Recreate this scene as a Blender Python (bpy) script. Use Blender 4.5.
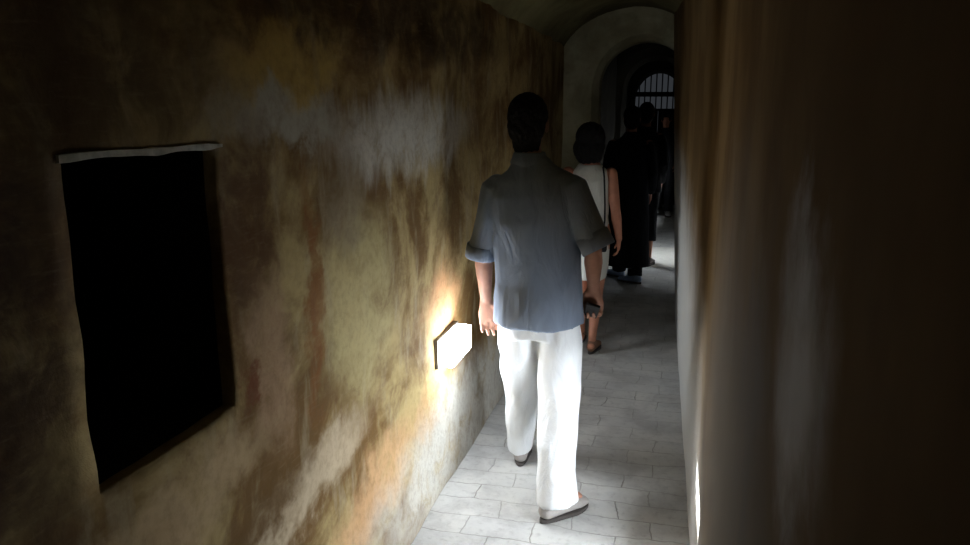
import bpy, bmesh, math, random
from mathutils import Vector, Matrix, noise

random.seed(4)
S = bpy.context.scene
COL = S.collection
R = math.radians
for o in list(bpy.data.objects):
    bpy.data.objects.remove(o)

# ------------------------------------------------------------------ camera
cam = bpy.data.cameras.new('camera'); cam_o = bpy.data.objects.new('camera', cam)
COL.objects.link(cam_o); S.camera = cam_o
cam.sensor_width = 36.0; cam.lens = 36.0 * 750 / 970; cam.clip_start = 0.02; cam.clip_end = 200
cam_o.location = (0, 0, 1.7)
cam_o.rotation_euler = (R(90 - 12.5), 0, R(14.5))

# ------------------------------------------------------------------ world, exposure
w = bpy.data.worlds.new('world'); S.world = w; w.use_nodes = True
bg = w.node_tree.nodes['Background']
bg.inputs[0].default_value = (0.80, 0.88, 1.0, 1); bg.inputs[1].default_value = 0.033
S.view_settings.view_transform = 'Standard'
S.view_settings.look = 'None'
S.view_settings.exposure = 0.0
S.view_settings.gamma = 1.0
S.view_settings.use_curve_mapping = False

LAMP = dict(left=50.0, right=150.0, mid=42.0, far=150.0, end=110.0)      # radiance of the lamp covers; mid and end lamps are added, unseen

# ------------------------------------------------------------------ materials
class NT:
    def __init__(s, name, rough=0.9, spec=0.3):
        s.m = bpy.data.materials.new(name); s.m.use_nodes = True
        s.t = s.m.node_tree; s.b = s.t.nodes['Principled BSDF']
        s.b.inputs['Roughness'].default_value = rough
        s.b.inputs['Specular IOR Level'].default_value = spec
    def n(s, typ, **kw):
        nd = s.t.nodes.new(typ)
        for k, v in kw.items():
            setattr(nd, k, v)
        return nd
    def l(s, a, b): s.t.links.new(a, b)
    def set(s, nd, key, v):
        if hasattr(v, 'is_output'): s.l(v, nd.inputs[key])
        else: nd.inputs[key].default_value = v
    def coord(s):
        return s.n('ShaderNodeTexCoord').outputs['Object']
    def noise(s, vec, scale, detail=4, rough=0.55, dist=0.0):
        a = s.n('ShaderNodeTexNoise')
        s.set(a, 'Vector', vec); a.inputs['Scale'].default_value = scale
        a.inputs['Detail'].default_value = detail; a.inputs['Roughness'].default_value = rough
        a.inputs['Distortion'].default_value = dist
        return a
    def vm(s, op, a, b):
        v = s.n('ShaderNodeVectorMath', operation=op); s.set(v, 0, a); s.set(v, 1, b)
        return v.outputs['Value'] if op == 'LENGTH' else v.outputs['Vector']
    def mr(s, v, a, b, c=0.0, d=1.0, smooth=True):
        m = s.n('ShaderNodeMapRange', clamp=True)
        if smooth: m.interpolation_type = 'SMOOTHSTEP'
        s.set(m, 'Value', v); m.inputs['From Min'].default_value = a; m.inputs['From Max'].default_value = b
        m.inputs['To Min'].default_value = c; m.inputs['To Max'].default_value = d
        return m.outputs['Result']
    def mix(s, fac, a, b, mode='MIX'):
        m = s.n('ShaderNodeMix', data_type='RGBA', blend_type=mode)
        s.set(m, 0, fac)
        for k, v in ((6, a), (7, b)):
            if hasattr(v, 'is_output'): s.l(v, m.inputs[k])
            else: m.inputs[k].default_value = (*v, 1)
        return m.outputs[2]
    def mul(s, a, b):
        m = s.n('ShaderNodeMath', operation='MULTIPLY'); s.set(m, 0, a); s.set(m, 1, b); return m.outputs[0]
    def add(s, a, b):
        m = s.n('ShaderNodeMath', operation='ADD'); s.set(m, 0, a); s.set(m, 1, b); return m.outputs[0]
    def bump(s, h, dist=0.01, strength=1.0):
        b = s.n('ShaderNodeBump'); s.set(b, 'Height', h)
        b.inputs['Distance'].default_value = dist; b.inputs['Strength'].default_value = strength
        s.l(b.outputs[0], s.b.inputs['Normal'])
    def color(s, c):
        if hasattr(c, 'is_output'): s.l(c, s.b.inputs['Base Color'])
        else: s.b.inputs['Base Color'].default_value = (*c, 1)

def simple(name, col, rough=0.85, var=0.12, scale=14, spec=0.3, bump=0.002, bscale=90, emit=None, metal=0):
    k = NT(name, rough, spec); co = k.coord()
    nz = k.noise(co, scale)
    k.color(k.mix(k.mr(nz.outputs[0], 0.3, 0.7), tuple(c * (1 - var) for c in col), tuple(min(1, c * (1 + var)) for c in col)))
    k.bump(k.noise(co, bscale).outputs[0], bump)
    k.b.inputs['Metallic'].default_value = metal
    if emit:
        k.b.inputs['Emission Color'].default_value = (*emit[0], 1)
        k.b.inputs['Emission Strength'].default_value = emit[1]
    return k.m

def blotch(k, co, dist, col, c, cy, cz, ry, rz, soft=0.5, amt=1.0, tilt=0.0, wob=None):
    """a soft patch of colour c about (y, z) on a wall lying along y"""
    mp = k.n('ShaderNodeMapping', vector_type='TEXTURE')
    k.l(dist, mp.inputs['Vector'])
    mp.inputs['Location'].default_value = (0, cy, cz)
    mp.inputs['Rotation'].default_value = (tilt, 0, 0)
    mp.inputs['Scale'].default_value = (1e3, ry, rz)
    ln = k.vm('LENGTH', mp.outputs[0], (0, 0, 0))
    f = k.mr(ln, 1 + soft * 0.6, 1 - soft, 0, amt)
    if wob is not None: f = k.mul(f, wob)
    return k.mix(f, col, c)

def left_plaster():
    k = NT('stained_ochre_plaster', 0.92, 0.15); co = k.coord()
    big = k.noise(co, 2.1, 6, 0.62, 0.4); mid = k.noise(co, 7.0, 6, 0.65, 0.6); fine = k.noise(co, 38, 5, 0.7)
    # brushed, slightly horizontal grain
    mp = k.n('ShaderNodeMapping'); k.l(co, mp.inputs[0]); mp.inputs['Scale'].default_value = (1, 4, 26)
    grain = k.noise(mp.outputs[0], 3.0, 5, 0.7)
    mp2 = k.n('ShaderNodeMapping'); k.l(co, mp2.inputs[0]); mp2.inputs['Scale'].default_value = (1, 5, 1.3)
    drip = k.noise(mp2.outputs[0], 2.2, 5, 0.6, 0.2)
    # distorted coordinates for the outlines of stains and painted light and shade
    d = k.n('ShaderNodeVectorMath', operation='MULTIPLY_ADD')
    k.l(k.noise(co, 5.0, 5, 0.65).outputs['Color'], d.inputs[0]); d.inputs[1].default_value = (0, 0.34, 0.34)
    a = k.vm('ADD', co, (0, -0.17, -0.17)); k.l(a, d.inputs[2]); dv = d.outputs[0]
    d2 = k.n('ShaderNodeVectorMath', operation='MULTIPLY_ADD')
    k.l(drip.outputs['Color'], d2.inputs[0]); d2.inputs[1].default_value = (0, 0.1, 0.30)
    k.l(k.vm('ADD', co, (0, -0.05, -0.15)), d2.inputs[2]); dd = d2.outputs[0]
    c = k.mix(k.mr(big.outputs[0], 0.40, 0.60), (0.17, 0.095, 0.030), (0.46, 0.345, 0.155))
    c = k.mix(k.mr(mid.outputs[0], 0.5, 0.72, 0, 0.55), c, (0.15, 0.085, 0.035))
    c = k.mix(k.mr(drip.outputs[0], 0.52, 0.70, 0, 0.5), c, (0.42, 0.35, 0.22))
    wob = k.mr(mid.outputs[0], 0.25, 0.55, 0.35, 1.0)
    for s in STAINS_LIGHT_LEFT:
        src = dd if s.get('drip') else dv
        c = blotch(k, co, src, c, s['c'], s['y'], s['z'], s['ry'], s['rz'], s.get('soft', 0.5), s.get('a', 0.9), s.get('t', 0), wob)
    c = k.mix(k.mr(fine.outputs[0], 0.4, 0.75, 0, 0.28), c, (0.12, 0.07, 0.03))
    c = k.mix(k.mr(grain.outputs[0], 0.5, 0.8, 0, 0.18), c, (0.45, 0.38, 0.24))
    k.color(c)
    h = k.add(k.mul(mid.outputs[0], 1.0), k.add(k.mul(fine.outputs[0], 0.35), k.mul(grain.outputs[0], 0.15)))
    k.bump(h, 0.008, 0.7)
    return k.m

# positions are metres along the passage (y) and above the floor (z)
STAINS_LIGHT_LEFT = [
    dict(c=(0.07, 0.04, 0.02), y=0.7, z=1.75, ry=0.9, rz=0.35, a=0.8),  # shading of the near upper wall, painted into the colour
    dict(c=(0.055, 0.03, 0.018), y=0.82, z=1.32, ry=0.20, rz=0.42, a=0.9),  # shading left of the opening, painted into the colour
    dict(c=(0.66, 0.63, 0.55), y=2.75, z=1.60, ry=0.75, rz=0.15, a=0.9, drip=1, soft=0.5),
    dict(c=(0.45, 0.42, 0.34), y=1.75, z=1.67, ry=0.32, rz=0.07, a=0.9),
    dict(c=(0.60, 0.42, 0.12), y=1.8, z=1.80, ry=0.3, rz=0.10, a=0.7),
    dict(c=(0.10, 0.045, 0.016), y=1.56, z=1.42, ry=0.13, rz=0.26, a=0.9),
    dict(c=(0.42, 0.27, 0.16), y=1.62, z=1.05, ry=0.11, rz=0.24, a=0.8),
    dict(c=(0.24, 0.095, 0.025), y=1.86, z=1.18, ry=0.055, rz=0.36, a=0.85, soft=0.6),
    dict(c=(0.54, 0.45, 0.22), y=2.20, z=1.08, ry=0.28, rz=0.34, a=0.8),
    dict(c=(0.30, 0.25, 0.17), y=2.1, z=1.42, ry=0.16, rz=0.16, a=0.6),
    dict(c=(0.62, 0.34, 0.16), y=3.05, z=0.86, ry=0.26, rz=0.15, a=0.95, soft=0.7),
    dict(c=(0.60, 0.36, 0.18), y=2.25, z=0.36, ry=0.40, rz=0.16, a=0.85, t=0.25),
    dict(c=(0.56, 0.34, 0.17), y=2.85, z=0.42, ry=0.22, rz=0.12, a=0.7),
    dict(c=(0.56, 0.54, 0.48), y=3.5, z=0.15, ry=1.35, rz=0.30, a=1.0),  # pale wall base, with the lamp light on it painted into the colour
    dict(c=(0.62, 0.50, 0.34), y=1.75, z=0.62, ry=0.50, rz=0.10, a=0.8, t=0.15),
    dict(c=(0.13, 0.07, 0.02), y=1.42, z=0.62, ry=0.34, rz=0.09, a=0.95, t=0.25),
    dict(c=(0.50, 0.36, 0.20), y=1.25, z=0.88, ry=0.35, rz=0.10, a=0.85),
    dict(c=(0.16, 0.05, 0.02), y=1.50, z=1.04, ry=0.05, rz=0.04, a=0.9),
    dict(c=(0.05, 0.03, 0.015), y=2.6, z=2.02, ry=1.6, rz=0.16, a=0.8),  # light falling off at the wall top, painted as a dark band
]
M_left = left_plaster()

def right_plaster():
    k = NT('brown_smoothed_plaster', 1.0, 0.03); co = k.coord()
    mp = k.n('ShaderNodeMapping'); k.l(co, mp.inputs[0]); mp.inputs['Scale'].default_value = (1, 1.0, 0.7)
    big = k.noise(mp.outputs[0], 1.8, 5, 0.5, 0.3); mid = k.noise(mp.outputs[0], 6, 4, 0.5)
    c = k.mix(k.mr(big.outputs[0], 0.35, 0.65), (0.14, 0.084, 0.034), (0.23, 0.148, 0.067))
    c = k.mix(k.mr(mid.outputs[0], 0.5, 0.75, 0, 0.5), c, (0.11, 0.065, 0.028))
    wob = k.mr(mid.outputs[0], 0.2, 0.6, 0.3, 1.0)
    d = k.n('ShaderNodeVectorMath', operation='MULTIPLY_ADD')
    k.l(k.noise(co, 6.0, 5, 0.65).outputs['Color'], d.inputs[0]); d.inputs[1].default_value = (0, 0.16, 0.3)
    k.l(k.vm('ADD', co, (0, -0.08, -0.15)), d.inputs[2]); dv = d.outputs[0]
    # whitewash left on the far stretch and a few paler places near by
    c = blotch(k, co, dv, c, (0.68, 0.67, 0.64), 7.5, 0.1, 5.5, 1.35, 0.25, 0.97)
    c = blotch(k, co, dv, c, (0.30, 0.285, 0.27), 1.5, 0.9, 0.9, 0.6, 0.8, 0.8)
    c = blotch(k, co, dv, c, (0.66, 0.65, 0.66), 0.74, 1.45, 0.15, 0.15, 0.8, 0.95, 0, wob)
    c = blotch(k, co, dv, c, (0.22, 0.21, 0.21), 1.15, 1.20, 0.25, 0.25, 0.7, 0.7, 0, wob)
    k.color(c)
    k.bump(k.add(mid.outputs[0], k.mul(k.noise(co, 45, 4).outputs[0], 0.12)), 0.003, 0.5)
    return k.m
M_right = right_plaster()

def vault_plaster(name, a, b, scale=1.8):
    k = NT(name, 0.95, 0.1); co = k.coord()
    n1 = k.noise(co, scale, 6, 0.6, 0.3); n2 = k.noise(co, 14, 5, 0.6)
    c = k.mix(k.mr(n1.outputs[0], 0.35, 0.65), a, b)
    c = k.mix(k.mr(n2.outputs[0], 0.5, 0.8, 0, 0.4), c, tuple(x * 0.5 for x in a))
    k.color(c); k.bump(k.add(n1.outputs[0], k.mul(n2.outputs[0], 0.4)), 0.01)
    return k.m
M_vault = vault_plaster('dark_olive_plaster', (0.10, 0.08, 0.035), (0.22, 0.19, 0.09))  # dark olive plaster, mottled by noise
M_arch = vault_plaster('pale_arch_plaster', (0.28, 0.25, 0.15), (0.46, 0.42, 0.28), 3.0)
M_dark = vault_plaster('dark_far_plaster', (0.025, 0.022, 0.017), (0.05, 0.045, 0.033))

def paving(name='worn_stone_paving', dim=1.0):
    k = NT(name, 0.55, 0.35); co = k.coord()
    d = k.n('ShaderNodeVectorMath', operation='MULTIPLY_ADD')
    k.l(k.noise(co, 3.0, 4, 0.6).outputs['Color'], d.inputs[0]); d.inputs[1].default_value = (0.10, 0.10, 0)
    k.l(co, d.inputs[2])
    br = k.n('ShaderNodeTexBrick'); k.l(d.outputs[0], br.inputs['Vector'])
    br.offset = 0.43
    br.inputs['Scale'].default_value = 1.0
    br.inputs['Brick Width'].default_value = 0.31; br.inputs['Row Height'].default_value = 0.135
    br.inputs['Mortar Size'].default_value = 0.004; br.inputs['Mortar Smooth'].default_value = 0.9
    br.inputs['Bias'].default_value = 0.0
    br.inputs['Color1'].default_value = (0.60 * dim, 0.59 * dim, 0.56 * dim, 1)
    br.inputs['Color2'].default_value = (0.50 * dim, 0.50 * dim, 0.50 * dim, 1)
    br.inputs['Mortar'].default_value = (0.33 * dim, 0.32 * dim, 0.29 * dim, 1)
    n1 = k.noise(co, 4, 5, 0.65, 0.3); n2 = k.noise(co, 30, 5, 0.6); n3 = k.noise(co, 2.2, 3, 0.5)
    worn = k.mr(n3.outputs[0], 0.42, 0.62, 0.15, 1.0)
    c = k.mix(k.mul(worn, br.outputs['Fac']), k.mix(k.mr(n1.outputs[0], 0.35, 0.6), (0.62, 0.61, 0.57), (0.50, 0.49, 0.48)), (0.24, 0.23, 0.20))
    c = k.mix(0.5, c, br.outputs['Color'])
    c = k.mix(k.mr(n1.outputs[0], 0.45, 0.7, 0, 0.6), c, (0.36 * dim, 0.35 * dim, 0.33 * dim))
    c = k.mix(k.mr(n2.outputs[0], 0.5, 0.75, 0, 0.35), c, (0.22 * dim, 0.21 * dim, 0.2 * dim))
    k.color(c)
    h = k.add(k.mul(br.outputs['Fac'], -0.35), k.add(k.mul(n1.outputs[0], 0.8), k.mul(n2.outputs[0], 0.25)))
    k.bump(h, 0.008, 0.9)
    return k.m
M_floor = paving()
M_slab = simple('pale_threshold_stone', (0.62, 0.60, 0.55), 0.7, 0.08)
M_void = simple('unlit_hole_stone', (0.012, 0.011, 0.010), 0.95)  # near-black colour paints in the shade of the unlit opening
M_lintel = simple('chipped_grey_stone', (0.46, 0.47, 0.42), 0.9, 0.25, 30)
M_iron = simple('blackened_iron', (0.015, 0.014, 0.013), 0.6, 0.1)
M_wood = simple('black_old_wood', (0.018, 0.014, 0.011), 0.8, 0.2)
M_metal = simple('dull_lamp_metal', (0.10, 0.085, 0.07), 0.5, 0.1)
COOL = (0.84, 0.92, 1.0)
def lampmat(name, s): return simple(name, (0.8, 0.8, 0.8), 0.4, 0.0, emit=(COOL, s), bump=0.0)

M_skin = simple('tanned_skin', (0.40, 0.20, 0.135), 0.6, 0.1, 20, bump=0.001)
M_skin2 = simple('sunburnt_skin', (0.52, 0.225, 0.14), 0.6, 0.1, 20, bump=0.001)
M_hair = simple('black_hair', (0.005, 0.004, 0.004), 0.9, 0.3, 60, bump=0.004, bscale=200)
def cloth(name, col, var=0.08, bump=0.004, fold=9):
    k = NT(name, 0.9, 0.15); co = k.coord()
    mp = k.n('ShaderNodeMapping'); k.l(co, mp.inputs[0]); mp.inputs['Scale'].default_value = (1.5, 1.5, 0.55)
    f = k.noise(mp.outputs[0], fold, 3, 0.5, 0.8); g = k.noise(co, 220, 2)
    k.color(k.mix(k.mr(f.outputs[0], 0.3, 0.7), tuple(c * (1 - var) for c in col), tuple(min(1, c * (1 + var)) for c in col)))
    k.bump(k.add(f.outputs[0], k.mul(g.outputs[0], 0.05)), bump * 4, 0.8)
    return k.m
M_shirt = cloth('grey_blue_cotton', (0.21, 0.25, 0.32))
M_trouser = cloth('white_cotton', (0.76, 0.77, 0.78), 0.03)
M_dress = cloth('off_white_cloth', (0.66, 0.66, 0.60), 0.05)
M_black = cloth('black_cloth', (0.012, 0.012, 0.014))
M_shoe = simple('pale_taupe_leather', (0.36, 0.33, 0.31), 0.6)
M_sole = simple('dark_rubber', (0.07, 0.06, 0.055), 0.8)
M_blue = simple('pale_blue_canvas', (0.40, 0.52, 0.72), 0.8)
M_brown = simple('dark_brown_leather', (0.06, 0.03, 0.025), 0.6)
M_white = simple('white_canvas', (0.75, 0.75, 0.75), 0.7)
M_tan = simple('tan_leather', (0.25, 0.13, 0.08), 0.7)
M_hand_shade = simple('curled_hand_dark', (0.02, 0.017, 0.016), 0.4)  # colour of the block that stands for shade in the fist
M_yellow = cloth('dull_yellow_cloth', (0.38, 0.34, 0.12))

# ------------------------------------------------------------------ mesh helpers
def link(name, bm, mat, parent=None, smooth=False, loc=None):
    me = bpy.data.meshes.new(name); bm.normal_update(); bm.to_mesh(me); bm.free()
    o = bpy.data.objects.new(name, me); COL.objects.link(o)
    if mat: me.materials.append(mat)
    if smooth:
        for p in me.polygons: p.use_smooth = True
    if parent is not None: o.parent = parent
    if loc is not None: o.location = loc
    return o

def struct(o):
    o['kind'] = 'structure'; return o

def tag(o, label, cat, group=None):
    o['label'] = label; o['category'] = cat
    if group: o['group'] = group
    return o

def box(bm, x0, x1, y0, y1, z0, z1, bev=0.0):
    r = bmesh.ops.create_cube(bm, size=1.0)
    vs = r['verts']
    for v in vs:
        v.co = Vector((x0 + (v.co.x + .5) * (x1 - x0), y0 + (v.co.y + .5) * (y1 - y0), z0 + (v.co.z + .5) * (z1 - z0)))
    if bev:
        es = list({e for v in vs for e in v.link_edges})
        bmesh.ops.bevel(bm, geom=es, offset=bev, segments=2, affect='EDGES', profile=0.6)

def lumps(p, amp, sc, sc2=None):
    v = noise.noise(p * sc) * amp
    v += noise.noise(p * (sc * 3.7) + Vector((7, 3, 1))) * amp * 0.35
    return v

def frange(a, b, step):
    n = max(1, int(round((b - a) / step)))
    return [a + (b - a) * i / n for i in range(n + 1)]

def wall_grid(name, xf, y0, y1, z0, z1, step, holes, mat, amp=0.012, into=-1, reveal=0.03, rag=0.0):
    """an uneven wall lying along y, with openings cut through; reveals run into the wall"""
    ys = frange(y0, y1, step); zs = frange(z0, z1, step)
    for (a, b, c, d) in holes:
        for v in (a, b):
            i = min(range(len(ys)), key=lambda i: abs(ys[i] - v)); ys[i] = v
        for v in (c, d):
            i = min(range(len(zs)), key=lambda i: abs(zs[i] - v)); zs[i] = v
    bm = bmesh.new(); G = {}
    for i, y in enumerate(ys):
        for j, z in enumerate(zs):
            p = Vector((0, y, z))
            yy, zz = y, z
            if rag:
                yy += noise.noise(Vector((3, y * 9, z * 9))) * rag; zz += noise.noise(Vector((9, y * 8, z * 8))) * rag
            G[i, j] = bm.verts.new((xf(y, z) + lumps(p, amp, 2.2), yy, zz if 0 < j < len(zs) - 1 else z))
    eps = 1e-5
    for i in range(len(ys) - 1):
        for j in range(len(zs) - 1):
            cy = (ys[i] + ys[i + 1]) / 2; cz = (zs[j] + zs[j + 1]) / 2
            if any(a < cy < b and c < cz < d for (a, b, c, d) in holes): continue
            f = [G[i, j], G[i + 1, j], G[i + 1, j + 1], G[i, j + 1]]
            if into > 0: f.reverse()
            bm.faces.new(f)
    loops = []
    for (a, b, c, d) in holes:
        es = [e for e in bm.edges if e.is_boundary and all(a - 0.03 < v.co.y < b + 0.03 and c - 0.03 < v.co.z < d + 0.03 for v in e.verts)]
        r = bmesh.ops.extrude_edge_only(bm, edges=es)
        nv = [g for g in r['geom'] if isinstance(g, bmesh.types.BMVert)]
        for v in nv: v.co.x = xf(v.co.y, v.co.z) + into * reveal
    for v in [v for v in bm.verts if not v.link_faces]: bm.verts.remove(v)
    # back face gives the wall its thickness
    bmesh.ops.recalc_face_normals(bm, faces=bm.faces)
    return struct(link(name, bm, mat, smooth=True))

def tube(bm, pts, n=22, cap=True):
    """loft through (centre, half width, half depth[, side axis])"""
    rings = []
    P = [Vector(p[0]) for p in pts]
    for i, p in enumerate(pts):
        t = (P[min(i + 1, len(P) - 1)] - P[max(i - 1, 0)])
        if t.length < 1e-6: t = Vector((0, 0, 1))
        t.normalize()
        side = Vector(p[3]) if len(p) > 3 else Vector((1, 0, 0))
        u = side - t * side.dot(t)
        if u.length < 0.15: u = Vector((0, 1, 0)) - t * t.y
        u.normalize(); v = t.cross(u)
        rings.append([bm.verts.new(P[i] + u * math.cos(a) * p[1] + v * math.sin(a) * p[2])
                      for a in [2 * math.pi * k / n for k in range(n)]])
    for a, b in zip(rings, rings[1:]):
        for k in range(n):
            bm.faces.new((a[k], a[(k + 1) % n], b[(k + 1) % n], b[k]))
    if cap:
        bm.faces.new(rings[0][::-1]); bm.faces.new(rings[-1])

def capsule(bm, pts, n=18):
    """tube with rounded ends"""
    a, b = pts[0], pts[1]; t = (Vector(a[0]) - Vector(b[0])).normalized()
    c, d = pts[-1], pts[-2]; s = (Vector(c[0]) - Vector(d[0])).normalized()
    ex = lambda q, dr, f, g: (Vector(q[0]) + dr * min(q[1], q[2]) * f, q[1] * g, q[2] * g, *q[3:])
    out = [ex(a, t, .97, .2), ex(a, t, .7, .7), ex(a, t, .35, .93)] + list(pts) + [ex(c, s, .35, .93), ex(c, s, .7, .7), ex(c, s, .97, .2)]
    tube(bm, out, n)

def ball(bm, c, r, rot=None):
    q = bmesh.ops.create_uvsphere(bm, u_segments=20, v_segments=14, radius=1)
    for v in q['verts']:
        p = Vector((v.co.x * r[0], v.co.y * r[1], v.co.z * r[2]))
        if rot: p = rot @ p
        v.co = p + Vector(c)

def fuse(name, bm, mat, parent, voxel=0.008, smooth=4, wrinkle=0.0, wscale=8.0, wz=0.5, base=(0, 0, 0)):
    """melt overlapping volumes into one continuous skin"""
    me = bpy.data.meshes.new('tmp')
    bmesh.ops.recalc_face_normals(bm, faces=bm.faces)
    bm.to_mesh(me); bm.free()
    o = bpy.data.objects.new('tmp', me); COL.objects.link(o)
    m = o.modifiers.new('r', 'REMESH'); m.mode = 'VOXEL'; m.voxel_size = voxel; m.use_smooth_shade = True
    if smooth:
        m2 = o.modifiers.new('s', 'SMOOTH'); m2.factor = 0.5; m2.iterations = smooth
    dg = bpy.context.evaluated_depsgraph_get(); dg.update()
    new = bpy.data.meshes.new_from_object(o.evaluated_get(dg))
    bpy.data.objects.remove(o); bpy.data.meshes.remove(me)
    if wrinkle:
        nrm = [v.normal.copy() for v in new.vertices]
        for v, nn in zip(new.vertices, nrm):
            p = v.co
            q = Vector((p.x * wscale, p.y * wscale, p.z * wscale * wz + p.x * 3))
            k = noise.noise(q); k2 = noise.noise(q * 2.3 + Vector((5, 5, 5)))
            v.co = p + nn * wrinkle * ((1 - abs(k) * 3.2) * 0.8 + k2 * 0.5)
    b = Vector(base)
    for v in new.vertices: v.co -= b
    for p in new.polygons: p.use_smooth = True
    new.name = name
    r = bpy.data.objects.new(name, new); COL.objects.link(r)
    new.materials.clear(); new.materials.append(mat)
    r.parent = parent
    return r

# ------------------------------------------------------------------ the passage
XL = -0.98
Y_ARCH = 6.4
END = 13.4
def sst(a, b, v):
    t = min(1, max(0, (v - a) / (b - a))); return t * t * (3 - 2 * t)
def xleft(y, z): return XL + 0.02 * sst(0.5, 0, z)
def xright(y, z):
    t = min(1, max(0, (y - 2.75) / 3.6)); z *= 1 - .8 * sst(8, 10, y)
    return 0.12 * (1 - t) + (0.02 - 0.055 * z) * t

RL2 = (4.62, 4.86, 0.45, 0.57); RL3 = (11.5, 11.7, 0.6, 0.75)  # recesses of the added mid and end lamps
WIN = (1.02, 1.445, 1.015, 1.618)
RLAMP = [(2.28, 2.68, 0.30, 0.43)]
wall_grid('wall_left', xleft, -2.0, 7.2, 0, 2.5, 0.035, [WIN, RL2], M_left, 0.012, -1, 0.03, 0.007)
wall_grid('wall_right', xright, -2.0, END + 0.3, 0, 2.6, 0.05, [RLAMP[0], RL3], M_right, 0.005, 1, 0.012)
# far stretch of the left wall, beyond the first arch
FL = (8.55, 8.85, 0.42, 0.56)
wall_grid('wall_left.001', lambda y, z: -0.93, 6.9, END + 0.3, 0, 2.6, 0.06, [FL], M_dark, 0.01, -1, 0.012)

# the deep unlit window hole in the left wall
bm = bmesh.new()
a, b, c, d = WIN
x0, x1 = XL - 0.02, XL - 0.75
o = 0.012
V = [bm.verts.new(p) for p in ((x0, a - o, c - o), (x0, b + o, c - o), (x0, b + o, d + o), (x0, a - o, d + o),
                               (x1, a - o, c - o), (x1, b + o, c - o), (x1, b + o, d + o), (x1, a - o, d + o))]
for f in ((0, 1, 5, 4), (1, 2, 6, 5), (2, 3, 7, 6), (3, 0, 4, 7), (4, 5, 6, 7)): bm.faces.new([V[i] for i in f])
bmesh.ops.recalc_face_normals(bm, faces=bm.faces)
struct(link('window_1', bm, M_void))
# chipped stone edge above the hole
bm = bmesh.new()
ys = frange(a - 0.01, b + 0.02, 0.02); ring = []
for y in ys:
    hh = 0.008 + 0.006 * noise.noise(Vector((y * 14, 2, 0))); t = 0.008 + 0.004 * noise.noise(Vector((y * 9, 5, 0)))
    zc = d + 0.000 + 0.006 * noise.noise(Vector((y * 5, 0, 3)))
    ring.append([bm.verts.new(p) for p in ((XL - 0.05, y, zc - hh), (XL + t, y, zc - hh), (XL + t, y, zc + hh * .5), (XL - 0.05, y, zc + hh))])
for p, q in zip(ring, ring[1:]):
    for k in range(4): bm.faces.new((p[k], p[(k + 1) % 4], q[(k + 1) % 4], q[k]))
bm.faces.new(ring[0][::-1]); bm.faces.new(ring[-1])
bmesh.ops.recalc_face_normals(bm, faces=bm.faces)
struct(link('trim_1', bm, M_lintel))

# floor
bm = bmesh.new()
xs = frange(-1.1, 0.25, 0.05); ys = frange(-2.0, END + 0.3, 0.05); G = {}
for i, x in enumerate(xs):
    for j, y in enumerate(ys):
        G[i, j] = bm.verts.new((x, y, min(0, -0.002 + 0.003 * noise.noise(Vector((x * 5, y * 5, 0))))))
for i in range(len(xs) - 1):
    for j in range(len(ys) - 1):
        bm.faces.new((G[i, j], G[i + 1, j], G[i + 1, j + 1], G[i, j + 1]))
struct(link('floor', bm, M_floor, smooth=True))
# pale worn slabs lying across the passage past the first arch
bm = bmesh.new()
box(bm, -0.92, 0.0, 8.15, 9.35, -0.02, 0.004, 0.003)
struct(link('trim_2', bm, M_slab))

# ceiling: a low rough barrel vault over the near stretch, another beyond the arch
def vault(name, y0, y1, xa, xb, spring, crown, mat, step=0.06, n=26, amp=0.015):
    bm = bmesh.new(); rows = []
    for y in frange(y0, y1, step):
        row = []
        for k in range(n + 1):
            t = math.pi * k / n
            x = (xa + xb) / 2 - math.cos(t) * (xb - xa) / 2
            z = spring + math.sin(t) * (crown - spring)
            p = Vector((x, y, z)); row.append(bm.verts.new((x, y, z + lumps(p, amp, 2.0))))
        rows.append(row)
    for p, q in zip(rows, rows[1:]):
        for k in range(n): bm.faces.new((p[k], q[k], q[k + 1], p[k + 1]))
    return struct(link(name, bm, mat, smooth=True))
vault('ceiling', -2.0, Y_ARCH + 0.15, XL - 0.06, 0.20, 1.98, 2.47, M_vault)
vault('ceiling.001', Y_ARCH + 0.1, END + 0.3, -1.0, 0.10, 2.12, 2.62, M_dark)

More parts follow.
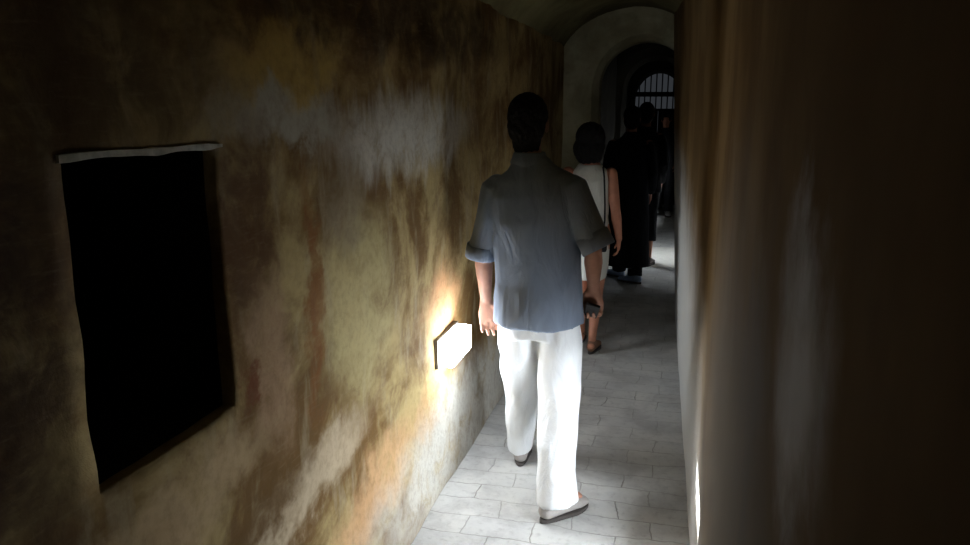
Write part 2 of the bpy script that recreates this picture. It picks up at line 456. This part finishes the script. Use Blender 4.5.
# arch walls across the passage
def arch_wall(name, y0, y1, xa, xb, oa, ob, spring, crown, top, mat, n=22):
    bm = bmesh.new(); fr = []
    prof = [(oa, 0.0)] + [(oa, spring * k / 8) for k in range(1, 8)]
    for k in range(n + 1):
        t = math.pi * k / n
        prof.append(((oa + ob) / 2 - math.cos(t) * (ob - oa) / 2, spring + math.sin(t) * (crown - spring)))
    prof += [(ob, spring * k / 8) for k in range(7, 0, -1)] + [(ob, 0.0)]
    L = []
    for (x, z) in prof:
        w = 0.008 * noise.noise(Vector((x * 6, y0, z * 6)))
        # matching outer point
        if x <= oa + 1e-6: q = (xa, z)
        elif x >= ob - 1e-6: q = (xb, z)
        else: q = (xa + (x - oa) / (ob - oa) * (xb - xa), top)
        L.append(((x + w, z + w if z > 0 else 0), q))
    bev = 0.17
    cols = []
    for (i, o_) in L:
        cx, cz = ((oa + ob) / 2 - i[0]), (spring * 0.8 - i[1])
        dl = max(1e-6, math.hypot(cx, cz if i[1] > spring else 0))
        ox, oz = (-cx / dl * bev, (-cz / dl * bev if i[1] > spring else 0))
        cols.append([bm.verts.new((o_[0], y0, o_[1])), bm.verts.new((i[0] + ox, y0, i[1] + oz)),
                     bm.verts.new((i[0] + ox * .3, y0 + bev * .3, i[1] + oz * .3)), bm.verts.new((i[0], y0 + bev, i[1])),
                     bm.verts.new((i[0], y1, i[1])), bm.verts.new((o_[0], y1, o_[1]))])
    for p, q in zip(cols, cols[1:]):
        for k in range(5): bm.faces.new((p[k], q[k], q[k + 1], p[k + 1]))
    bmesh.ops.recalc_face_normals(bm, faces=bm.faces)
    return struct(link(name, bm, mat, smooth=False))
arch_wall('trim_3', Y_ARCH, Y_ARCH + 0.35, -1.0, 0.16, -0.70, 0.06, 1.86, 2.22, 2.56, M_arch)
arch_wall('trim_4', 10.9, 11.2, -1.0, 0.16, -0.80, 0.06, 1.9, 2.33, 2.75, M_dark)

# walls closing both ends
bm = bmesh.new(); box(bm, -1.1, 0.3, -2.1, -2.0, 0, 2.6); struct(link('wall_back', bm, M_vault))
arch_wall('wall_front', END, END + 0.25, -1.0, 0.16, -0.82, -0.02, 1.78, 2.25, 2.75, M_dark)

# ------------------------------------------------------------------ the gate at the far end
gate = bpy.data.objects.new('gate', None); COL.objects.link(gate); gate.location = (-0.42, END + 0.12, 0)
tag(gate, 'dark wooden gate under a barred half-round opening at the far end', 'gate')
def loc(bm, base):
    for v in bm.verts: v.co -= Vector(base)
gb = gate.location
for s in (0, 1):
    bm = bmesh.new(); xa = -0.82 + s * 0.4 + 0.003; xb = xa + 0.394
    box(bm, xa, xb, END + 0.09, END + 0.14, 0.01, 1.62, 0.004)
    for q in (0.12, 0.72, 1.32):
        box(bm, xa + 0.03, xb - 0.03, END + 0.07, END + 0.10, q, q + 0.12, 0.006)
    loc(bm, gb); link('door_leaf', bm, M_wood, gate)
bm = bmesh.new(); box(bm, -0.82, -0.02, END + 0.07, END + 0.16, 1.86, 1.94, 0.005)
box(bm, -0.82, -0.02, END + 0.07, END + 0.16, 1.62, 1.66, 0.005); loc(bm, gb); link('transom', bm, M_wood, gate)
for k in range(8):
    x = -0.80 + 0.76 * (k + 0.5) / 8
    h = 1.78 + math.sqrt(max(0, 1 - ((x + 0.42) / 0.4) ** 2)) * 0.47
    bm = bmesh.new(); tube(bm, [((x, END + 0.12, 1.6), .011, .011), ((x, END + 0.12, h), .011, .011)], 10)
    loc(bm, gb); link('bar', bm, M_iron, gate, True)

# ------------------------------------------------------------------ lamps
def box_lamp(y0, y1, z0, z1, depth, s, label):
    base = Vector((XL, (y0 + y1) / 2, z0))
    r = bpy.data.objects.new('wall_lamp', None); COL.objects.link(r); r.location = base
    tag(r, label, 'lamp')
    bm = bmesh.new(); box(bm, XL - 0.03, XL + 0.018, y0 - 0.008, y1 + 0.008, z0 - 0.008, z1 + 0.008, 0.004); loc(bm, base)
    link('back_plate', bm, M_metal, r)
    bm = bmesh.new(); box(bm, XL + 0.014, XL + depth, y0, y1, z0, z1, 0.014); loc(bm, base)
    link('glass_cover', bm, lampmat('lit_lamp_glass', s), r, True)
    return r
box_lamp(2.92, 3.22, 0.600, 0.715, 0.085, LAMP['left'], 'blazing white box lamp fixed low on the left wall beside the man in white trousers')

def recess_lamp(xf, hole, side, s, label, deep=0.045):
    y0, y1, z0, z1 = hole
    xa = xf((y0 + y1) / 2, (z0 + z1) / 2)
    base = Vector((xa + side * 0.06, (y0 + y1) / 2, z0))
    r = bpy.data.objects.new('wall_lamp', None); COL.objects.link(r); r.location = base
    tag(r, label, 'lamp')
    bm = bmesh.new(); e = 0.012
    x0, x1 = xa + side * 0.014, xa + side * (deep + 0.03)
    V = [bm.verts.new(p) for p in ((x0, y0 - e, z0 - e), (x0, y1 + e, z0 - e), (x0, y1 + e, z1 + e), (x0, y0 - e, z1 + e),
                                   (x1, y0, z0), (x1, y1, z0), (x1, y1, z1), (x1, y0, z1))]
    for f in ((0, 1, 5, 4), (1, 2, 6, 5), (2, 3, 7, 6), (3, 0, 4, 7), (4, 5, 6, 7)): bm.faces.new([V[i] for i in f])
    bmesh.ops.recalc_face_normals(bm, faces=bm.faces); loc(bm, base)
    link('housing', bm, M_metal, r)
    bm = bmesh.new()
    xc = xa + side * deep
    box(bm, min(xc, xc + side * 0.02), max(xc, xc + side * 0.02), y0 + 0.012, y1 - 0.012, z0 + 0.012, z1 - 0.012, 0.004); loc(bm, base)
    link('glass_cover', bm, lampmat('lit_lamp_glass', s), r)
    return r
recess_lamp(xright, RLAMP[0], 1, LAMP['right'], 'lit lamp sunk low in the near stretch of the right wall', 0.085)
recess_lamp(xleft, RL2, -1, LAMP['mid'], 'added unseen lamp sunk in the left wall before the first arch, lifting the light there')  # added lamp hidden behind the man, brightens the right wall and floor
recess_lamp(xright, RL3, 1, LAMP['end'], 'added unseen lamp sunk in the right wall near the far gate, lighting the far person')  # added lamp, put here to light the figure at the far end
recess_lamp(lambda y, z: -0.93, FL, -1, LAMP['far'], 'lit lamp sunk in the left wall beside the pale slabs past the first arch')

# ------------------------------------------------------------------ people
def add_hand(bm, wrist, d, palm, side, curl=0.35, size=1.0, thumb_side=1):
    """palm and five fingers: d points down the hand, palm is the palm's facing, side points to the thumb"""
    W = Vector(wrist); d = Vector(d).normalized(); n = Vector(palm); n = (n - d * n.dot(d)).normalized()
    s = Vector(side); s = (s - d * s.dot(d) - n * s.dot(n)).normalized()
    S_ = size
    tube(bm, [(W - d * .01, .024 * S_, .019 * S_, s), (W + d * .02 * S_, .031 * S_, .017 * S_, s), (W + d * .055 * S_, .041 * S_, .015 * S_, s),
              (W + d * .088 * S_, .041 * S_, .0125 * S_, s)], 16)
    for k, (off, ln) in enumerate(((.031, .072), (.0105, .080), (-.0105, .074), (-.031, .058))):
        p = W + d * .080 * S_ + s * off * S_
        dirn = (d + s * off * 1.6).normalized(); pts = [(p - dirn * .012, .0088 * S_, .0088 * S_, s)]
        ang = curl * 0.5
        for q, r in ((.46, .0084), (.31, .0076), (.23, .0064)):
            dv = dirn * math.cos(ang) + n * math.sin(ang)
            p = p + dv * ln * q * S_
            pts.append((p.copy(), r * S_, r * S_, s)); ang += curl
        capsule(bm, pts, 10)
    p = W + d * .022 * S_ + s * .022 * S_ + n * .006
    td = (d * .75 + s * .65 + n * .25).normalized(); pts = [(p, .0125 * S_, .0125 * S_, n)]
    for q, r, a in ((.042, .0105, 0), (.030, .0092, .5), (.024, .0078, .9)):
        dv = (td + (d * .5 - s * .6) * curl * a + n * curl * a * .6).normalized(); p = p + dv * q * S_
        pts.append((p.copy(), r * S_, r * S_, n))
    capsule(bm, pts, 10)

def add_head(bm, c, f, k=1.0):
    """skull, jaw, nose, brow, lips, chin and ears; f = facing (+1 away down the passage, -1 towards us)"""
    c = Vector(c)
    P = lambda x, y, z: c + Vector((x, y * f, z)) * k
    ball(bm, P(0, -.008, .022), (.073 * k, .092 * k, .092 * k))
    ball(bm, P(0, .018, -.035), (.060 * k, .070 * k, .078 * k))
    ball(bm, P(0, .062, -.088), (.026 * k, .022 * k, .022 * k))
    capsule(bm, [(P(0, .082, .012), .008 * k, .009 * k), (P(0, .100, -.022), .013 * k, .011 * k)], 10)
    capsule(bm, [(P(-.035, .074, .024), .01 * k, .01 * k, (0, 0, 1)), (P(.035, .074, .024), .01 * k, .01 * k, (0, 0, 1))], 10)
    capsule(bm, [(P(-.018, .081, -.052), .006 * k, .007 * k, (0, 0, 1)), (P(.018, .081, -.052), .006 * k, .007 * k, (0, 0, 1))], 10)
    for s in (-1, 1):
        ball(bm, P(s * .030, .072, -.004), (.012 * k, .011 * k, .009 * k))
        ball(bm, P(s * .077, -.004, -.008), (.010 * k, .019 * k, .031 * k), Matrix.Rotation(.25 * s, 3, 'Z'))

def shoe(parent, base, heel, direc, L, mat, sole_mat, wid=.046, pitch=0.0, label=None):
    """a low shoe with its sole; heel is the back of the heel on the ground"""
    h = Vector(heel); d = Vector((direc[0], direc[1], 0)).normalized(); s = Vector((-d.y, d.x, 0))
    u = Vector((0, 0, 1))
    d2 = d * math.cos(pitch) - u * math.sin(pitch); u2 = u * math.cos(pitch) + d * math.sin(pitch)
    Q = lambda a, b: h + d2 * a * L + u2 * b
    bm = bmesh.new()
    capsule(bm, [(Q(.12, .045), wid * .74, .033, s), (Q(.3, .050), wid * .82, .040, s), (Q(.5, .045), wid * .88, .036, s), (Q(.72, .034), wid, .022, s), (Q(.9, .029), wid * .78, .017, s)])
    capsule(bm, [(Q(.14, .05), wid * .72, .036, s), (Q(.2, .075), wid * .70, .036, s), (Q(.36, .066), wid * .72, .032, s)])
    o = fuse('shoe', bm, mat, parent, 0.006, 2, base=base)
    bm = bmesh.new(); out = []
    for k in range(28):
        t = 2 * math.pi * k / 28; a = .5 - .5 * math.cos(t)
        wd = wid * (.76 + .30 * sst(.3, .72, a) - .08 * sst(.8, 1, a)) * math.sin(t)
        out.append(Q(a * 1.0 + .0, 0) + s * wd * 1.05)
    lo = [bm.verts.new(p + u2 * .001 - Vector(base)) for p in out]; hi = [bm.verts.new(p + u2 * .017 - Vector(base)) for p in out]
    bm.faces.new(lo[::-1]); bm.faces.new(hi)
    for k in range(28): bm.faces.new((lo[k], lo[(k + 1) % 28], hi[(k + 1) % 28], hi[k]))
    link('sole', bm, sole_mat, o)
    return o

def add_body(bm, J, f, k=1.0, female=False):
    """one continuous figure from its joints"""
    pe, ch, nk, hd = (Vector(J[n]) for n in ('pelvis', 'chest', 'neck', 'head'))
    wv = (pe + ch) / 2
    tube(bm, [(pe - Vector((0, 0, .07)), .13 * k, .09 * k), (pe, .15 * k, .10 * k), (wv, (.115 if female else .13) * k, .085 * k), (ch, .15 * k, .10 * k),
              (ch + Vector((0, 0, .12)), .135 * k, .085 * k), (nk - Vector((0, 0, .03)), .075 * k, .06 * k),
              (nk, .052 * k, .054 * k), (hd - Vector((0, 0, .06)), .052 * k, .056 * k)], 22)
    add_head(bm, hd, f, k)
    for i in (0, 1):
        sh, el, wr = (Vector(J[n][i]) for n in ('sh', 'el', 'wr'))
        m1 = sh.lerp(el, .4); m2 = el.lerp(wr, .3)
        capsule(bm, [(sh, .050 * k, .050 * k), (m1, .046 * k, .046 * k), (el, .037 * k, .037 * k), (m2, .039 * k, .037 * k), (el.lerp(wr, .75), .029 * k, .027 * k), (wr, .025 * k, .022 * k)])
        hi, kn, an = (Vector(J[n][i]) for n in ('hip', 'kn', 'an'))
        capsule(bm, [(hi, .082 * k, .085 * k), (hi.lerp(kn, .5), .070 * k, .074 * k), (kn, .050 * k, .053 * k), (kn.lerp(an, .3), .050 * k, .056 * k),
                     (kn.lerp(an, .7), .036 * k, .039 * k), (an, .030 * k, .036 * k)])
        t = Vector((*J['toe'][i], 0)).normalized()
        capsule(bm, [(an + Vector((0, 0, -.045)) - t * .03, .026, .026), (an + Vector((0, 0, -.055)) + t * .06, .030, .022), (an + Vector((0, 0, -.062)) + t * .13, .030, .014)])
        if 'hand' in J:
            H = J['hand'][i]; add_hand(bm, wr, H['d'], H['n'], H['s'], H['curl'], k * H.get('size', 1))

def person(base, label):
    r = bpy.data.objects.new('person', None); COL.objects.link(r); r.location = base
    return tag(r, label, 'person')

# --- the man: grey-blue shirt, white trousers, walking away
B = (-0.58, 3.05, 0)
man = person(B, 'man from behind in grey-blue shirt with rolled sleeves and white trousers, walking away')
J = dict(pelvis=(-.555, 3.05, .90), chest=(-.58, 3.05, 1.20), neck=(-.600, 3.045, 1.475), head=(-.611, 3.07, 1.632),
         sh=[(-.735, 3.045, 1.345), (-.437, 3.045, 1.352)],
         el=[(-.795, 3.04, 1.10), (-.325, 3.02, 1.125)],
         wr=[(-.800, 3.11, .865), (-.330, 3.12, .945)],
         hip=[(-.635, 3.06, .86), (-.470, 3.04, .86)],
         kn=[(-.655, 3.21, .465), (-.465, 3.05, .47)],
         an=[(-.690, 3.36, .105), (-.440, 2.88, .115)],
         toe=[(-.1, 1), (.65, .75)],
         hand=[dict(d=(.12, .05, -1), n=(.35, -.95, 0), s=(.9, .4, 0), curl=.36, size=1.05),
               dict(d=(0.0, .2, -1), n=(-.1, -1, 0), s=(-1, .1, 0), curl=1.2, size=1.12)])
bm = bmesh.new(); add_body(bm, J, 1)
fuse('body', bm, M_skin, man, 0.0055, 2, base=B)
# hair
bm = bmesh.new()
c = Vector(J['head'])
ball(bm, c + Vector((0, -.016, .030)), (.082, .094, .092))
ball(bm, c + Vector((0, -.042, -.012)), (.076, .066, .085)); ball(bm, c + Vector((0, -.038, -.075)), (.058, .042, .06))
fuse('hair', bm, M_hair, man, 0.006, 3, 0.004, 45, 1, base=B)
# shirt
bm = bmesh.new()
X = Vector((1, 0, 0))
tube(bm, [((-.552, 3.05, .795), .198, .140), ((-.553, 3.05, .85), .192, .140), ((-.556, 3.05, .98), .183, .126), ((-.565, 3.045, 1.12), .180, .124),
          ((-.575, 3.04, 1.24), .186, .124), ((-.583, 3.04, 1.34), .190, .112), ((-.588, 3.045, 1.41), .168, .094), ((-.596, 3.045, 1.455), .095, .072),
          ((-.600, 3.048, 1.495), .064, .064)], 30)
for i, (a_, b_) in enumerate((((-.725, 3.05, 1.365), (-.800, 3.04, 1.085)), ((-.435, 3.05, 1.375), (-.318, 3.015, 1.160)))):
    a_, b_ = Vector(a_), Vector(b_)
    tube(bm, [(a_ + (a_ - b_) * .12 + Vector((0, 0, .012)), .040, .045), (a_, .074, .080), (a_.lerp(b_, .35), .066, .074), (a_.lerp(b_, .7), .062, .068), (b_, .060, .064)], 24)
shirt = fuse('shirt', bm, M_shirt, man, 0.007, 4, 0.0075, 7, .45, base=B)
# rolled cuffs
for (p, q, r0) in (((-.797, 3.04, 1.125), (-.805, 3.045, 1.070), .067), ((-.335, 3.020, 1.195), (-.302, 3.012, 1.135), .069)):
    p, q = Vector(p) - Vector(B), Vector(q) - Vector(B)
    bm = bmesh.new(); prof = [(.0, .93), (.02, 1.0), (.5, 1.03), (1.0, 1.04), (1.05, .99), (1.03, .80), (.6, .7)]
    tube(bm, [(p.lerp(q, t), r0 * g, r0 * g) for t, g in prof], 28, False)
    cf = link('cuff', bm, M_shirt, shirt, True)
# collar
bm = bmesh.new(); cb = Vector((-.600, 3.048, 1.47)) - Vector(B)
tube(bm, [(cb + Vector((0, 0, h)), r_, r_ * 1.02) for h, r_ in ((-.012, .074), (.006, .079), (.018, .074), (.040, .067), (.048, .063), (.042, .058), (.01, .060))], 28, False)
link('collar', bm, M_shirt, shirt, True)
# trousers
bm = bmesh.new()
tube(bm, [((-.555, 3.05, .96), .165, .112), ((-.553, 3.05, .88), .168, .112), ((-.550, 3.05, .80), .170, .112), ((-.550, 3.05, .74), .166, .110)], 28)
lg = [[(-.640, 3.055, .84, .084, .100), (-.645, 3.09, .70, .094, .110), (-.650, 3.14, .58, .088, .100), (-.655, 3.205, .45, .080, .090), (-.665, 3.26, .32, .074, .082), (-.680, 3.315, .18, .066, .076), (-.690, 3.345, .075, .064, .080)],
      [(-.468, 3.045, .84, .082, .096), (-.459, 3.055, .70, .096, .106), (-.458, 3.06, .58, .093, .100), (-.456, 3.05, .47, .090, .092), (-.450, 2.995, .33, .083, .086), (-.446, 2.93, .19, .078, .082), (-.430, 2.895, .050, .088, .116)]]
for pts in lg: tube(bm, [((x, y, z), a_, b_) for x, y, z, a_, b_ in pts], 26)
fuse('trousers', bm, M_trouser, man, 0.007, 4, 0.006, 8, .5, base=B)
shoe(man, B, (-.672, 3.268, .0), (-.12, 1), .275, M_shoe, M_sole)
shoe(man, B, (-.485, 2.795, .0), (.62, .80), .275, M_shoe, M_sole, .050)

# dark block put in for the shade inside his curled right hand
bm = bmesh.new(); box(bm, -.030, .030, -.007, .007, -.035, .035, .004)
ph = link('hand_shade', bm, M_hand_shade); ph.location = (-.332, 3.095, .852); ph.rotation_euler = (.5, .25, .1)
tag(ph, 'small dark block standing in for the shade inside the curled right hand of the man in white trousers', 'hand_shade')

# --- the woman ahead of him
B = (-.56, 5.18, 0)
wom = person(B, 'dark-haired woman from behind in sleeveless off-white dress, walking just past the man')
J = dict(pelvis=(-.575, 5.18, .84), chest=(-.59, 5.18, 1.10), neck=(-.595, 5.175, 1.345), head=(-.600, 5.19, 1.475),
         sh=[(-.745, 5.18, 1.25), (-.455, 5.18, 1.25)],
         el=[(-.775, 5.15, 1.00), (-.412, 5.15, 1.01)],
         wr=[(-.77, 5.20, .80), (-.385, 5.20, .80)],
         hip=[(-.65, 5.18, .80), (-.515, 5.18, .80)],
         kn=[(-.64, 5.22, .44), (-.525, 5.20, .44)],
         an=[(-.64, 5.30, .095), (-.535, 5.08, .10)],
         toe=[(-.1, 1), (.15, 1)],
         hand=[dict(d=(0, .1, -1), n=(1, 0, 0), s=(0, 1, 0), curl=.4, size=.95),
               dict(d=(0, .1, -1), n=(-1, 0, 0), s=(0, 1, 0), curl=.5, size=.95)])
bm = bmesh.new(); add_body(bm, J, 1, .92, True)
fuse('body', bm, M_skin2, wom, 0.006, 2, base=B)
bm = bmesh.new(); c = Vector(J['head'])
ball(bm, c + Vector((0, -.012, .022)), (.098, .102, .098))
ball(bm, c + Vector((-.006, -.03, -.055)), (.106, .080, .100))
ball(bm, c + Vector((-.004, -.03, -.105)), (.090, .065, .062))
fuse('hair', bm, M_hair, wom, 0.006, 3, 0.006, 35, .4, base=B)
bm = bmesh.new()
tube(bm, [((-.605, 5.18, .53), .148, .140), ((-.600, 5.18, .62), .154, .135), ((-.600, 5.18, .80), .155, .122), ((-.595, 5.18, .96), .130, .105), ((-.595, 5.18, 1.10), .138, .108),
          ((-.595, 5.18, 1.20), .136, .105), ((-.596, 5.178, 1.27), .122, .085), ((-.596, 5.176, 1.315), .075, .066)], 28)
fuse('dress', bm, M_dress, wom, 0.008, 3, 0.008, 6, .25, base=B)
for an, t in (((-.64, 5.255, 0), (-.1, 1)), ((-.545, 5.03, 0), (.15, 1))):
    shoe(wom, B, an, t, .24, M_tan, M_sole, .040)
# the dark shoulder strap and bag carried by the woman
bag = bpy.data.objects.new('shoulder_bag', None); COL.objects.link(bag); bag.location = (-.50, 5.02, .80)
tag(bag, 'small dark bag on a thin shoulder strap, worn over the off-white dress of the woman', 'bag')
BB = bag.location.copy()
bm = bmesh.new(); sp = [(-.500, 5.085, 1.305), (-.487, 5.055, 1.24), (-.480, 5.045, 1.15), (-.475, 5.05, 1.05), (-.472, 5.04, .95), (-.475, 5.02, .90)]
tube(bm, [(Vector(p) - BB, .006, .004) for p in sp], 10); link('strap', bm, M_black, bag, True)
bm = bmesh.new(); box(bm, -.07, .05, -.03, .03, -.06, .10, .015); link('pouch', bm, M_black, bag, True)

# --- dark figures beyond them
def dark_person(B, label, h, f, xw, shoes, cloth_m, skin_m, cropped=False, sway=0.0, lower=None, step=.12, hair_r=1.0, coat=False):
    x, y, _ = B
    k = h / 1.75
    r = person(B, label)
    Z = lambda z: z * k
    J = dict(pelvis=(x, y, Z(.92)), chest=(x, y, Z(1.22)), neck=(x, y, Z(1.48)), head=(x, y + .01 * f, Z(1.635)),
             sh=[(x - xw, y, Z(1.38)), (x + xw, y, Z(1.38))],
             el=[(x - xw - .05, y - .02, Z(1.10)), (x + xw + .05, y - .02, Z(1.10))],
             wr=[(x - xw - .03, y + .08 * f, Z(.88)), (x + xw + .03, y + .10 * f, Z(.90))],
             hip=[(x - .085, y, Z(.87)), (x + .085, y, Z(.87))],
             kn=[(x - .08, y + .08, Z(.48)), (x + .09, y - .02, Z(.48))],
             an=[(x - .08, y + step, .10), (x + .095, y - step, .10)],
             toe=[shoes[0][1], shoes[1][1]],
             hand=[dict(d=(0, .1 * f, -1), n=(1, 0, 0), s=(0, f, 0), curl=.4), dict(d=(0, .1 * f, -1), n=(-1, 0, 0), s=(0, f, 0), curl=.4)])
    bm = bmesh.new(); add_body(bm, J, f, k * .98)
    fuse('body', bm, skin_m, r, 0.008, 2, base=B)
    bm = bmesh.new(); c = Vector(J['head'])
    ball(bm, c + Vector((0, -.020 * f, .030)), (.084 * hair_r, .094 * hair_r, .092))
    ball(bm, c + Vector((0, -.045 * f, -.020)), (.078 * hair_r, .062, .09))
    fuse('hair', bm, M_hair, r, 0.008, 2, base=B)
    bm = bmesh.new()
    tube(bm, [((x, y, Z(.80)), .195, .135), ((x, y, Z(.95)), .180, .125), ((x, y, Z(1.15)), .18, .125), ((x, y, Z(1.3)), xw + .02, .12),
              ((x, y, Z(1.4)), xw - .02, .095), ((x, y, Z(1.46)), .09, .07), ((x, y, Z(1.50)), .062, .062)], 24)
    for i in (0, 1):
        s_, e_, w_ = (Vector(J[n][i]) for n in ('sh', 'el', 'wr'))
        tube(bm, [(s_ + Vector((0, 0, .03)), .04, .04), (s_.lerp(e_, .15), .064, .066), (e_, .054, .056), (w_, .042, .042)], 18)
    if coat:
        tube(bm, [((x, y, Z(.16)), .225, .19), ((x, y, Z(.5)), .205, .165), ((x, y, Z(.9)), .185, .135), ((x, y, Z(1.0)), .17, .12)], 24)
    fuse('coat' if coat else 'jacket', bm, cloth_m, r, 0.009, 3, .006, 7, .5, base=B)
    bm = bmesh.new()
    tube(bm, [((x, y, Z(.98)), .15, .11), ((x, y, Z(.88)), .172, .12), ((x, y, Z(.76)), .165, .115)], 22)
    for i in (0, 1):
        h_, k_, a_ = (Vector(J[n][i]) for n in ('hip', 'kn', 'an'))
        end = k_.lerp(a_, .55) if cropped else a_ + Vector((0, 0, -.03))
        tube(bm, [(h_, .092, .105), (h_.lerp(k_, .5), .088, .095), (k_, .078, .08), (end, .07, .075)], 20)
    fuse('trousers', bm, cloth_m, r, 0.009, 3, .005, 7, .5, base=B)
    for i, (mt, dr) in enumerate(shoes):
        a_ = Vector(J['an'][i]); d_ = Vector((dr[0], dr[1], 0)).normalized()
        hp = a_ - d_ * .075; shoe(r, B, (hp.x, hp.y, 0), dr, .27, mt, M_sole, .045)
    return r
dark_person((-.47, 7.45, 0), 'person in long black coat and pale blue shoes, walking beyond the woman in off-white', 1.70, 1, .17,
            [(M_blue, (-.8, .6)), (M_blue, (-.9, .45))], M_black, M_skin2, coat=True)
dark_person((-.375, 8.3, 0), 'person in black cropped trousers and brown shoes, nearest the bright floor slabs', 1.74, 1, .15,
            [(M_brown, (-.1, 1)), (M_brown, (.2, 1))], M_black, M_skin2, cropped=True, step=.10)
C_ = dark_person((-.25, 12.3, 0), 'person in dark clothes and white shoes facing us at the far end', 1.60, -1, .14,
            [(M_white, (-.1, -1)), (M_white, (.1, -1))], M_black, M_skin2)

# nothing may be left unlinked
bpy.context.view_layer.update()
